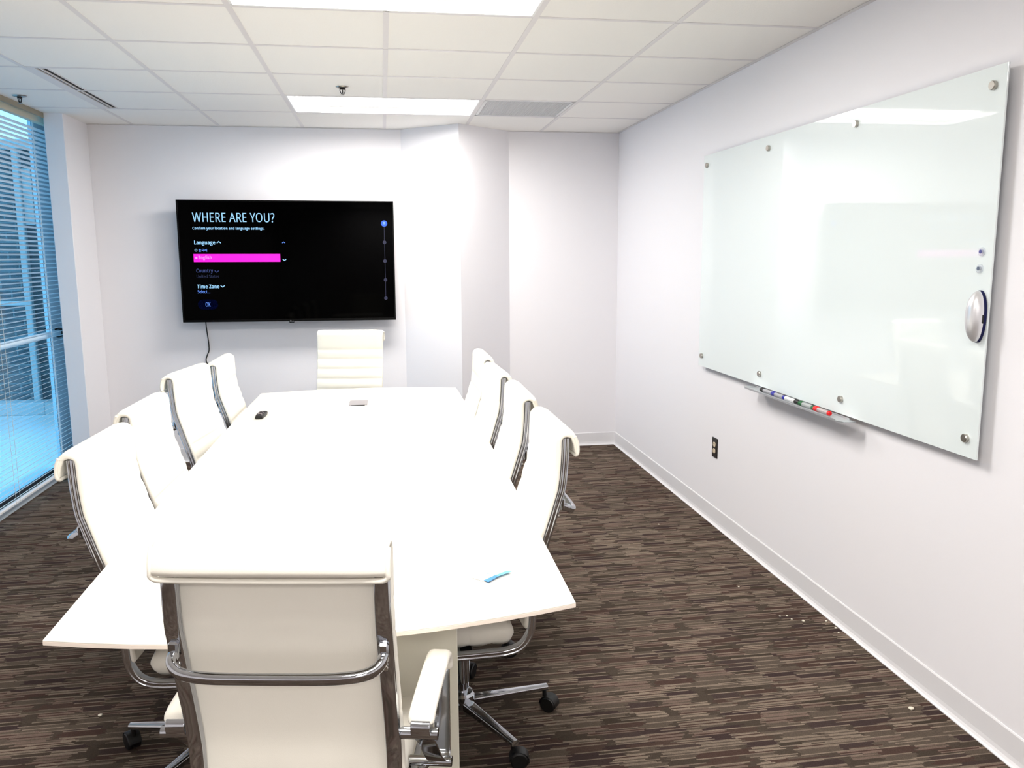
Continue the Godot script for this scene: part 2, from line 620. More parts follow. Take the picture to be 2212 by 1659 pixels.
	for f in [[Vector3(0, 0.006, hw - 0.01), Vector3(hw * 2, 0.01, 0.02)], [Vector3(0, 0.006, -hw + 0.01), Vector3(hw * 2, 0.01, 0.02)], [Vector3(hw - 0.01, 0.006, 0), Vector3(0.02, 0.01, hw * 2)], [Vector3(-hw + 0.01, 0.006, 0), Vector3(0.02, 0.01, hw * 2)]]:
		gf.box(f[0], f[1])
	part("frame", gf.mesh(), M.grille, g)
	var crate := mb()
	var nb := 40
	for b in nb:
		var p := -hw + 0.02 + (hw * 2 - 0.04) * (b + 0.5) / nb
		crate.box(Vector3(p, 0.005, 0), Vector3(0.0022, 0.005, hw * 2 - 0.04))
		crate.box(Vector3(0, 0.005, p), Vector3(hw * 2 - 0.04, 0.005, 0.0022))
	part("blade_lattice", crate.mesh(), M.grille, g).set_meta("kind", "stuff")
	part("duct_back", bx(Vector3(0, 0.012, 0), Vector3(hw * 2, 0.006, hw * 2)), M.grille, g)
	# slot diffuser in the ceiling near the window
	var s := thing("slot_diffuser", "long thin ceiling air slot beside the window blinds", "air vent", Vector3(XA - 2 * T + 0.062, CEIL, Z4 + T))
	var L := T * 2 - 0.03
	var by := mb()
	for f in [[-0.033, 0.036], [0.006, 0.008], [0.042, 0.007]]:
		by.box(Vector3(f[0], 0.004, 0), Vector3(f[1], 0.008, L), 0.001)
	by.box(Vector3(0, 0.004, L * 0.5), Vector3(0.092, 0.008, 0.006))
	by.box(Vector3(0, 0.004, -L * 0.5), Vector3(0.092, 0.008, 0.006))
	part("blades", by.mesh(), M.tee, s)
	part("slot_box", bx(Vector3(0, 0.035, 0), Vector3(0.092, 0.05, L), 0.0), M.black, s)
	# sprinklers
	var pos := [Vector3(-0.2, CEIL, -5.07), Vector3(-2.13, CEIL, -5.57)]
	var lab := ["small pendent sprinkler head just in front of the far ceiling light", "small pendent sprinkler head beside the top of the blinds"]
	for i in 2:
		var sp := thing("sprinkler", lab[i], "sprinkler", pos[i], 0.3 + i, "ceiling sprinklers")
		part("escutcheon", mb().lathe([Vector2(0, 0.003), Vector2(0.04, 0.001), Vector2(0.036, -0.004), Vector2(0.016, -0.008), Vector2(0.012, -0.004), Vector2(0, -0.004)], 24).mesh(), M.satin, sp)
		var fm := mb()
		var arch := []
		for a in 13:
			var an := PI * a / 12.0
			arch.append(Vector3(cos(an) * 0.0155, -0.014 - sin(an) * 0.026, 0))
		fm.sweep(arch, rrect(0.006, 0.004, 0.001, 1), Vector3.BACK)
		fm.box(Vector3(0, -0.009, 0), Vector3(0.034, 0.012, 0.012), 0.002)
		part("frame_arms", fm.mesh(), M.plate, sp)
		var bulb := mb()
		bulb.xf = Transform3D(Basis.IDENTITY, Vector3(0, -0.026, 0))
		bulb.lathe([Vector2(0, -0.012), Vector2(0.003, -0.009), Vector2(0.003, 0.009), Vector2(0, 0.012)], 10)
		part("glass_bulb", bulb.mesh(), M.plate, sp)
		var df := mb()
		df.xf = Transform3D(Basis.IDENTITY, Vector3(0, -0.043, 0))
		df.lathe([Vector2(0, -0.001), Vector2(0.014, -0.001), Vector2(0.014, 0.001), Vector2(0, 0.001)], 16)
		part("deflector", df.mesh(), M.satin, sp)

func build_window() -> void:
	var w := thing("window_1", "floor-length tinted window behind the blinds", "window", Vector3.ZERO, 0.0, "", "structure")
	var xg := -2.418
	part("glass_pane", span(Vector3(xg - 0.006, 0.07, -6.46), Vector3(xg + 0.006, 2.70, -4.98)), M.glass, w)
	part("glass_pane", span(Vector3(xg - 0.006, 0.07, -4.92), Vector3(xg + 0.006, 2.70, -3.5)), M.glass, w)
	part("mullion", span(Vector3(xg - 0.03, 0.0, ZF), Vector3(xg + 0.020, 2.75, -6.46), 0.003), M.frame, w)
	part("mullion", span(Vector3(xg - 0.03, 0.04, -4.98), Vector3(xg + 0.020, 2.75, -4.92), 0.003), M.frame, w)
	part("gasket", span(Vector3(xg - 0.02, 0.04, -6.46), Vector3(xg + 0.012, 0.075, -3.5)), M.dark, w)
	part("head_frame", span(Vector3(xg - 0.05, 2.70, ZF), Vector3(xg + 0.05, 2.75, -3.5)), M.frame, w)
	solid("trim_1", span(Vector3(-2.6, 0.0, ZF), Vector3(XS, 0.042, -3.5), 0.004), M.frame, "pale low sill under the window blinds", "sill", Vector3.ZERO, "", "structure")
	# the blind: every slat by itself
	var b := thing("window_blind", "long white slatted blind covering the window down to the sill", "blind", Vector3(-2.30, 0, 0))
	var z0 := -6.5
	var z1 := -3.52
	part("headrail", span(Vector3(-0.02, 2.505, z0), Vector3(0.02, 2.55, z1), 0.002), M.cream, b)
	part("bottom_rail", span(Vector3(-0.012, 0.085, z0), Vector3(0.012, 0.10, z1), 0.002), M.slat, b)
	var sl := mb()
	var sec := PackedVector2Array()
	for k in 7:
		var a := -1.0 + k / 3.0
		sec.append(Vector2(a * 0.0125, 0.0016 * (1 - a * a)))
	for k in 7:
		var a := 1.0 - k / 3.0
		sec.append(Vector2(a * 0.0125, 0.0016 * (1 - a * a) - 0.0006))
	var rings := []
	for zz in [z0, z1]:
		var rg := PackedVector3Array()
		for q in sec:
			rg.append(Vector3(q.x, q.y, zz))
		rings.append(rg)
	sl.loft(rings)
	var sm := sl.mesh()
	var pitch := 0.0300
	var n := int((2.495 - 0.11) / pitch)
	for i in n:
		var o := part("slat", sm, M.slat, b)
		o.position.y = 0.118 + i * pitch
		o.rotation.z = deg_to_rad(24)
	for zc in [-6.15, -5.42, -5.36, -4.4, -3.7]:
		part("ladder_cord", mb().tube([Vector3(0.0125, 0.09, zc), Vector3(0.0125, 2.51, zc)], 0.0012, 6).mesh(), M.cord, b)
	# grab bar across the window, fixed to the mullion
	var r := thing("grab_bar", "pale horizontal safety bar crossing the window behind the blinds", "rail", Vector3(-2.375, 1.052, 0))
	part("tube", mb().tube([Vector3(0, 0, -6.52), Vector3(0, 0, -3.5)], 0.022, 16).mesh(), M.frame, r)
	var br := mb()
	br.xf = Transform3D(Basis(Vector3.RIGHT, PI / 2), Vector3(0, 0, -6.52))
	br.lathe([Vector2(0, -0.008), Vector2(0.036, -0.008), Vector2(0.036, 0.012), Vector2(0, 0.012)], 20)
	br.box(Vector3(-0.012, 0, 0), Vector3(0.024, 0.016, 0.02))
	part("bracket", br.mesh(), M.black, r)

func build_courtyard() -> void:
	solid("ground", span(Vector3(-26, -0.4, -30), Vector3(-2.5, -0.12, 12)), M.paving, "pale paving of the courtyard outside the window", "paving", Vector3.ZERO, "", "structure")
	var w := thing("wall_courtyard", "low grey brick building across the courtyard outside the window", "building", Vector3.ZERO, 0.0, "", "structure")
	part("brick_face", span(Vector3(-16, -0.12, -10.3), Vector3(-3.74, 2.75, -9.9)), M.brick, w)
	var dg := PackedVector2Array([Vector2(-3.74, -9.9), Vector2(-2.9, -9.1), Vector2(-2.6, -9.4), Vector2(-3.5, -10.3)])
	part("brick_return", mb().slab(dg, -0.12, 2.75, 0.005).mesh(), M.brick, w)
	part("coping", span(Vector3(-16, 2.75, -10.35), Vector3(-3.7, 2.86, -9.85), 0.01), M.concrete, w)
	part("pilaster", span(Vector3(-3.91, -0.12, -9.9), Vector3(-3.84, 2.75, -9.82), 0.01), M.concrete, w)
	part("fascia_panel", span(Vector3(-3.84, 1.95, -9.9), Vector3(-3.74, 2.55, -9.86), 0.005), M.concrete, w)
	part("ledge", span(Vector3(-16, 1.08, -9.9), Vector3(-3.91, 1.13, -9.84), 0.005), M.concrete, w)
	part("kerb", span(Vector3(-16, -0.12, -9.9), Vector3(-3.74, 0.02, -9.66), 0.01), M.concrete, w)
	var kg := PackedVector2Array([Vector2(-3.74, -9.66), Vector2(-3.64, -9.66), Vector2(-2.8, -8.9), Vector2(-2.9, -9.1), Vector2(-3.74, -9.9)])
	part("kerb", mb().slab(kg, -0.12, 0.02, 0.005).mesh(), M.concrete, w)

# ---------------------------------------------------------------- furniture
func build_table() -> void:
	var t := thing("conference_table", "long white boat-shaped conference table in the middle of the room", "table", Vector3(-0.168, 0, -3.622))
	var out := PackedVector2Array()
	var hw := 0.618
	var hl := 1.721
	for k in 13:                         # near end, bowed
		var a := -1.0 + k / 6.0
		out.append(Vector2(a * hw, hl + 0.095 * (1 - a * a)))
	for k in range(1, 12):
		var a := 1.0 - k / 6.0
		out.append(Vector2(hw + 0.014 * (1 - a * a), a * hl))
	for k in 13:
		var a := 1.0 - k / 6.0
		out.append(Vector2(a * hw, -hl - 0.095 * (1 - a * a)))
	for k in range(1, 12):
		var a := -1.0 + k / 6.0
		out.append(Vector2(-hw - 0.014 * (1 - a * a), a * hl))
	part("tabletop", mb().slab(out, 0.7370, 0.74, 0.0008).mesh(), M.table, t)
	part("edge_band", mb().slab(out, 0.7270, 0.7370, 0.0008).mesh(), M.edge, t)
	var under := PackedVector2Array()
	for q in out:
		under.append(Vector2(q.x * 0.90, q.y * 0.965))
	part("underside", mb().slab(under, 0.7125, 0.7270, 0.001).mesh(), M.edge, t)
	part("pedestal", bx(Vector3(0, 0.356, 1.34), Vector3(0.70, 0.712, 0.06), 0.003), M.pedestal, t)
	part("pedestal", bx(Vector3(0, 0.356, -1.408), Vector3(0.60, 0.712, 0.06), 0.003), M.pedestal, t)
	part("stretcher", bx(Vector3(0, 0.645, -0.034), Vector3(0.04, 0.134, 2.688), 0.002), M.pedestal, t)

func rail_path() -> Array:
	var pts := [Vector2(0.0, 1.04), Vector2(0.003, 0.96), Vector2(0.0105, 0.885), Vector2(0.022, 0.842), Vector2(0.050, 0.75), Vector2(0.078, 0.66), Vector2(0.097, 0.58), Vector2(0.103, 0.49), Vector2(0.110, 0.42), Vector2(0.136, 0.376), Vector2(0.18, 0.358), Vector2(0.25, 0.354), Vector2(0.42, 0.354), Vector2(0.58, 0.357), Vector2(0.63, 0.352)]
	return smooth_path(pts, 5)

func lz(f: float, y: float, x := 0.0) -> Vector3:
	return Vector3(x, y, 0.31 - f)       # forward and height of the chair's profile to its own axes

# a padded strip along a profile; the outer side swells between seams
func pad(path: Array, width: float, ht: float, seams: Array, swell: float, rnd: float, taper := 0.0) -> ArrayMesh:
	var rings := []
	var s := 0.0
	var total := 0.0
	for i in path.size() - 1:
		total += (path[i + 1] - path[i]).length()
	for i in path.size():
		if i > 0:
			s += (path[i] - path[i - 1]).length()
		var tg: Vector2 = (path[min(i + 1, path.size() - 1)] - path[max(i - 1, 0)]).normalized()
		var nn := Vector2(-tg.y, tg.x)
		var near := 1.0
		for q in seams:
			near = minf(near, absf(s - q))
		var sw := swell * (1.0 - exp(-near / 0.011))
		if seams.is_empty():
			sw = 0.0
		var e := minf(s, total - s)
		var k := 1.0
		if e < rnd:
			k = sqrt(maxf(0.04, 1.0 - pow(1.0 - e / rnd, 2)))
		var hw := width * 0.5 - (1.0 - k) * rnd * 0.6
		var h := ht * k
		var sd := 0.004 if near < 0.004 else 0.0
		var rg := PackedVector3Array()
		var r := minf(h, hw)
		var M1 := 10
		for j in M1 + 1:                 # outer side
			var x := -hw + r + (2 * hw - 2 * r) * j / M1
			var edge := minf(1.0, (hw - absf(x)) / 0.03)
			var off := h + sw * sqrt(maxf(edge, 0.0)) * k
			rg.append(lz(path[i].x + nn.x * off, path[i].y + nn.y * off, x))
		for j in range(1, 6):
			var a := PI * 0.5 - PI * j / 6.0
			var off := h * sin(a)
			rg.append(lz(path[i].x + nn.x * off, path[i].y + nn.y * off, hw - r - sd * 0.3 + r * cos(a)))
		for j in M1 + 1:                 # inner side
			var x := hw - r - (2 * hw - 2 * r) * j / M1
			rg.append(lz(path[i].x - nn.x * h, path[i].y - nn.y * h, x))
		for j in range(1, 6):
			var a := -PI * 0.5 + PI * j / 6.0
			var off := h * sin(a)
			rg.append(lz(path[i].x + nn.x * off, path[i].y + nn.y * off, -hw + r + sd * 0.3 - r * cos(a)))
		rings.append(rg)
	return mb().loft(rings).mesh()

func dense(path: Array, step := 0.007) -> Array:
	var o := [path[0]]
	for i in path.size() - 1:
		var d: float = (path[i + 1] - path[i]).length()
		var n := int(ceil(d / step))
		for k in range(1, n + 1):
			o.append(path[i].lerp(path[i + 1], float(k) / n))
	return o

func make_chair(label: String, arms: bool) -> Node3D:
	var c := thing("office_chair", label, "chair", Vector3.ZERO, 0.0, "white chairs round the table")
	# backrest: from the hem of the flap behind, over the top, down the front
	var W := 0.448
	var bp := [Vector2(-0.031, 0.992), Vector2(-0.0335, 1.004), Vector2(-0.0305, 1.02)]
	for k in range(0, 9):
		var a := PI - PI * k / 8.0
		bp.append(Vector2(-0.003 + 0.0225 * cos(a), 1.032 + 0.0185 * sin(a)))
	var rp := rail_path()
	var front := []
	for q in rp:
		if q.y < 1.02 and q.y > 0.425 and q.x < 0.13:
			front.append(q)
	for i in front.size():
		var tg: Vector2 = (front[min(i + 1, front.size() - 1)] - front[max(i - 1, 0)]).normalized()
		bp.append(front[i] + Vector2(-tg.y, tg.x) * 0.0195)
	bp = dense(bp)
	var start := 0.130                   # where the front face begins, along the strip
	var seams := []
	for s in [0.075, 0.142, 0.21, 0.278, 0.346, 0.414, 0.482, 0.55]:
		seams.append(start + s)
	var back := part("backrest", pad(bp, W, 0.0068, seams, 0.0075, 0.012), M.leather, c)
	# piping round the flap
	var hem := []
	var fl := [Vector2(-0.026, 1.046), Vector2(-0.033, 1.03), Vector2(-0.036, 1.012), Vector2(-0.036, 1.0), Vector2(-0.0345, 0.992)]
	for q in fl:
		hem.append(lz(q.x, q.y, -W * 0.5 + 0.001))
	hem.append(lz(-0.033, 0.986, -W * 0.5 + 0.009))
	for k in 9:
		var a := -1.0 + k / 4.0
		hem.append(lz(-0.0325, 0.9845 - 0.002 * (1 - a * a), a * (W * 0.5 - 0.022)))
	hem.append(lz(-0.033, 0.986, W * 0.5 - 0.009))
	fl.reverse()
	for q in fl:
		hem.append(lz(q.x, q.y, W * 0.5 - 0.001))
	part("piping", mb().tube(smooth_path(hem, 4), 0.0058, 8).mesh(), M.leather, back)
	# side rails
	var sec := PackedVector2Array([Vector2(-0.011, -0.0115), Vector2(0.011, -0.0115), Vector2(0.0142, -0.0095), Vector2(0.015, -0.006), Vector2(0.0145, -0.0035), Vector2(0.0128, -0.0025), Vector2(0.0128, 0.0025), Vector2(0.0145, 0.0035), Vector2(0.015, 0.006), Vector2(0.0142, 0.0095), Vector2(0.011, 0.0115), Vector2(-0.011, 0.0115), Vector2(-0.0142, 0.0095), Vector2(-0.015, 0.006), Vector2(-0.0145, 0.0035), Vector2(-0.0128, 0.0025), Vector2(-0.0128, -0.0025), Vector2(-0.0145, -0.0035), Vector2(-0.015, -0.006), Vector2(-0.0142, -0.0095)])
	for sx in [-1.0, 1.0]:
		var p3 := []
		for q in rp:
			p3.append(lz(q.x, q.y, sx * 0.2045))
		var r := part("side_rail", mb().sweep(p3, sec, Vector3.RIGHT).mesh(), M.chrome, c)
		for y in [0.842, 0.792]:         # bolts behind the bar's lugs
			var f := 0.0225 if y > 0.81 else 0.037
			var sc := mb()
			sc.xf = Transform3D(Basis(Vector3.RIGHT, PI / 2), lz(f - 0.0125, y, sx * 0.2045))
			sc.lathe([Vector2(0, 0.007), Vector2(0.0045, 0.007), Vector2(0.006, 0.005), Vector2(0.006, 0.0), Vector2(0, 0.0)], 14)
			part("bolt", sc.mesh(), M.satin, r)
	# the bowed bar behind the back
	var bow := []
	for q in [Vector3(-0.2045, 0.822, 0.010), Vector3(-0.203, 0.817, -0.008), Vector3(-0.194, 0.808, -0.020), Vector3(-0.17, 0.801, -0.033), Vector3(-0.12, 0.797, -0.039), Vector3(-0.05, 0.796, -0.040), Vector3(0.05, 0.796, -0.040), Vector3(0.12, 0.797, -0.039), Vector3(0.17, 0.801, -0.033), Vector3(0.194, 0.808, -0.020), Vector3(0.203, 0.817, -0.008), Vector3(0.2045, 0.822, 0.010)]:
		bow.append(lz(q.z, q.y, q.x))
	var bar := mb().sweep(smooth_path(bow, 4), rrect(0.019, 0.024, 0.0075, 4))
	for sx in [-1.0, 1.0]:
		bar.box(lz(0.006, 0.832, sx * 0.2045), Vector3(0.02, 0.034, 0.012), 0.004)
	part("back_bar", bar.mesh(), M.chrome, c)
	# seat cushion
	var sp := dense([Vector2(0.160, 0.410), Vector2(0.30, 0.407), Vector2(0.46, 0.409), Vector2(0.56, 0.410), Vector2(0.61, 0.400), Vector2(0.635, 0.388)], 0.008)
	sp.reverse()                         # front to rear, so that the outer side is up
	var ss := []
	for k in 6:
		ss.append(0.055 + 0.07 * k)
	part("seat", pad(sp, 0.395, 0.040, ss, 0.010, 0.03), M.leather, c)
	# plate and tilt box under the seat
	var pl := mb()
	pl.box(lz(0.31, 0.354, 0), Vector3(0.40, 0.012, 0.04), 0.003)
	pl.box(lz(0.44, 0.354, 0), Vector3(0.40, 0.012, 0.03), 0.003)
	pl.box(lz(0.35, 0.332, 0), Vector3(0.14, 0.036, 0.19), 0.006)
	part("tilt_box", pl.mesh(), M.black, c)
	if arms:
		for sx in [-1.0, 1.0]:
			var am := Node3D.new()       # one armrest, splayed a little to the front
			am.name = "armrest"
			c.add_child(am, true)
			am.position = lz(0.09, 0.0, 0.262 if sx > 0 else -0.243)
			am.rotation.y = -sx * 0.038
			var az := func(f: float, y: float, x := 0.0) -> Vector3: return Vector3(x, y, 0.09 - f)
			var loop := smooth_path([Vector2(0.085, 0.619), Vector2(0.080, 0.640), Vector2(0.10, 0.652), Vector2(0.18, 0.660), Vector2(0.28, 0.670), Vector2(0.345, 0.671), Vector2(0.370, 0.660), Vector2(0.376, 0.624), Vector2(0.376, 0.544), Vector2(0.376, 0.441), Vector2(0.368, 0.418), Vector2(0.345, 0.418), Vector2(0.26, 0.471), Vector2(0.16, 0.564), Vector2(0.085, 0.619)], 4)
			loop.pop_back()
			var p3 := []
			for q in loop:
				p3.append(az.call(q.x, q.y))
			part("arm_loop", mb().sweep(p3, rrect(0.040, 0.005, 0.002, 2), Vector3.RIGHT, false, true).mesh(), M.chrome, am)
			var padp := dense(smooth_path([Vector2(0.379, 0.628), Vector2(0.374, 0.655), Vector2(0.346, 0.676), Vector2(0.28, 0.675), Vector2(0.18, 0.666), Vector2(0.115, 0.656), Vector2(0.088, 0.643)], 4), 0.008)
			var pm := part("arm_pad", pad(padp, 0.056, 0.013, [], 0.0, 0.012), M.leather, am)
			pm.position.z = -0.22
			part("rear_tube", mb().tube([az.call(0.098, 0.618, -sx * 0.045), az.call(0.098, 0.618, sx * 0.034)], 0.0125, 14).mesh(), M.chrome, am)
			part("front_tube", mb().tube([az.call(0.352, 0.412, -sx * 0.075), az.call(0.352, 0.412, sx * 0.026)], 0.0125, 14).mesh(), M.chrome, am)
			part("arm_stem", mb().tube([az.call(0.352, 0.350, -sx * 0.055), az.call(0.352, 0.385, -sx * 0.05), az.call(0.352, 0.412, -sx * 0.03)], 0.010, 12).mesh(), M.chrome, am)
	# five-star base on casters
	var hub := mb()
	hub.lathe([Vector2(0, 0.345), Vector2(0.026, 0.345), Vector2(0.026, 0.16), Vector2(0.021, 0.155), Vector2(0.021, 0.126), Vector2(0.036, 0.124), Vector2(0.043, 0.115), Vector2(0.043, 0.075), Vector2(0.034, 0.068), Vector2(0, 0.066)], 28)
	var base := part("base", hub.mesh(), M.chrome, c)
	var am2 := mb()
	var rg := []
	for k in 6:
		var a := k / 5.0
		var x := 0.03 + 0.28 * a
		var w := lerpf(0.042, 0.026, a)
		var y := lerpf(0.099, 0.094, a)
		var h := lerpf(0.030, 0.018, a)
		var ring := PackedVector3Array()
		for q in rrect(w, h, 0.006, 2):
			ring.append(Vector3(x, y - h * 0.5 + q.y, q.x))
		rg.append(ring)
	am2.loft(rg)
	var arm_mesh := am2.mesh()
	var st := mb()
	st.lathe([Vector2(0, 0.079), Vector2(0.0075, 0.079), Vector2(0.0075, 0.05), Vector2(0, 0.05)], 12)
	for sx in [-1.0, 1.0]:
		st.xf = Transform3D(Basis(Vector3.BACK, PI / 2), Vector3(sx * 0.012, 0.028, 0.018))
		st.lathe([Vector2(0, -0.009), Vector2(0.024, -0.009), Vector2(0.028, -0.006), Vector2(0.028, 0.006), Vector2(0.024, 0.009), Vector2(0, 0.009)], 20)
	st.xf = Transform3D.IDENTITY
	var hood := []
	for k in 9:
		var a := PI * (k / 8.0) * 1.05
		hood.append(Vector3(0, 0.028 + sin(a) * 0.0305, 0.018 - cos(a) * 0.0305))
	st.sweep(hood, rrect(0.040, 0.003, 0.001, 1), Vector3.RIGHT)
	st.box(Vector3(0, 0.046, 0.004), Vector3(0.014, 0.02, 0.02), 0.003)
	var cast := st.mesh()
	for k in 5:
		var th := TAU * k / 5.0
		var a := part("star_arm", arm_mesh, M.chrome, base)
		a.rotation.y = th
		var cs := part("caster", cast, M.black, base)
		cs.position = Vector3(cos(th) * 0.3, 0, -sin(th) * 0.3)
		cs.rotation.y = 0.8 + k * 1.7
	return c

func lift(c: Node3D, dy: float) -> void:
	for ch in c.get_children():
		if not str(ch.name).begins_with("base"):
			ch.position.y += dy

func seat_at(c: Node3D, top: Vector2, fw: Vector2, star: float, dy := 0.0) -> void:
	fw = fw.normalized()
	c.position = Vector3(top.x + fw.x * 0.31, 0, top.y + fw.y * 0.31)
	c.rotation.y = atan2(-fw.x, -fw.y)
	lift(c, dy)
	c.get_node("base").rotation.y = star - c.rotation.y

func dup(src: Node3D, label: String) -> Node3D:
	var c: Node3D = src.duplicate()
	c.name = numbered("office_chair")
	add_child(c)
	c.set_meta("label", label)
	return c

func build_chairs() -> void:
	var side := make_chair("white ribbed chair on the window side of the table, nearest the camera", false)
	var spots := [
		[1, Vector2(-0.865, -2.604), 0.038, 2.95, ""],
		[1, Vector2(-0.903, -3.234), 0.029, 0.4, "white ribbed chair on the window side of the table, second from the camera"],
		[1, Vector2(-0.929, -4.063), 0.148, 0.9, "white ribbed chair on the window side of the table, third from the camera", 0.012],
		[1, Vector2(-0.904, -4.757), 0.014, 0.52, "white ribbed chair on the window side of the table, farthest, below the dangling cord", -0.02],
		[-1, Vector2(0.535, -2.630), -0.014, 0.157, "white ribbed chair on the glass-board side of the table, nearest the camera"],
		[-1, Vector2(0.535, -3.283), 0.007, 0.5, "white ribbed chair on the glass-board side of the table, second from the camera"],
		[-1, Vector2(0.524, -3.910), -0.034, 0.1, "white ribbed chair on the glass-board side of the table, third from the camera"],
		[-1, Vector2(0.532, -4.536), -0.005, 0.3, "white ribbed chair on the glass-board side of the table, farthest, before the column"]]
	for i in spots.size():
		var s: Array = spots[i]
		var c: Node3D = side if i == 0 else dup(side, s[4])
		var r: float = s[2]
		var fw := Vector2(cos(r), sin(r)) * float(s[0])
		var zn := Vector2(-sin(r), cos(r))
		seat_at(c, s[1] - zn * 0.0045, fw, s[3], s[5] if s.size() > 5 else 0.0)
	var far := dup(side, "white ribbed chair at the far end of the table, facing the camera below the screen")
	seat_at(far, Vector2(-0.232, -5.72), Vector2(-0.15, 0.985), 0.314, 0.036)
	var near := make_chair("white ribbed armchair with padded arms, its back to the camera at the near end", true)
	seat_at(near, Vector2(-0.227, -1.518), Vector2(sin(0.177), -cos(0.177)), 0.5, 0.0)
	var piv := lz(0.2, 0.4)              # its seat is tilted a little forward on the base
	for ch in near.get_children():
		if not str(ch.name).begins_with("base"):
			ch.transform = Transform3D(Basis(Vector3.RIGHT, -0.0588), piv - Basis(Vector3.RIGHT, -0.0588) * piv) * ch.transform

# ---------------------------------------------------------------- the screen
func words(parent: Node, s: String, x0: float, x1: float, y0: float, y1: float, m: Material, bold := true) -> void:
	var f := SystemFont.new()
	f.font_names = PackedStringArray(["Droid Sans"])
	f.font_weight = 700 if bold else 400
	var t := TextMesh.new()
	t.text = s
	t.font = f
	t.font_size = 64
	t.pixel_size = 0.01
	t.depth = 0.02
	t.curve_step = 2.0
	var bb := t.get_aabb()
	var o := part("screen_text", t, m, parent)
	var sc := Vector3((x1 - x0) / bb.size.x, (y1 - y0) / bb.size.y, 0.05)
	o.scale = sc
	o.position = Vector3(x0 - bb.position.x * sc.x, y0 - bb.position.y * sc.y, 0.0012)

func strokes(called: String, parent: Node, list: Array, at: Vector2, size: float, w: float, m: Material) -> void:
	var b := mb()
	for s in list:
		for i in s.size() - 1:
			var a: Vector2 = at + s[i] * size
			var c: Vector2 = at + s[i + 1] * size
			var d := c - a
			b.xf = Transform3D(Basis(Vector3.BACK, d.angle()), Vector3((a.x + c.x) * 0.5, (a.y + c.y) * 0.5, 0.0013))
			b.box(Vector3.ZERO, Vector3(d.length() + w * 0.7, w, 0.0008))
	part(called, b.mesh(), m, parent)

func ring_pts(r: float, c := Vector2.ZERO, n := 20) -> Array:
	var o := []
	for k in n + 1:
		o.append(c + Vector2(cos(TAU * k / n), sin(TAU * k / n)) * r)
	return o

func disc(called: String, parent: Node, x: float, y: float, r: float, m: Material) -> void:
	var b := mb()
	b.xf = Transform3D(Basis(Vector3.RIGHT, PI / 2), Vector3(x, y, 0.0009))
	b.lathe([Vector2(0, -0.0008), Vector2(r, -0.0008), Vector2(r, 0.0008), Vector2(0, 0.0008)], 28)
	part(called, b.mesh(), m, parent)

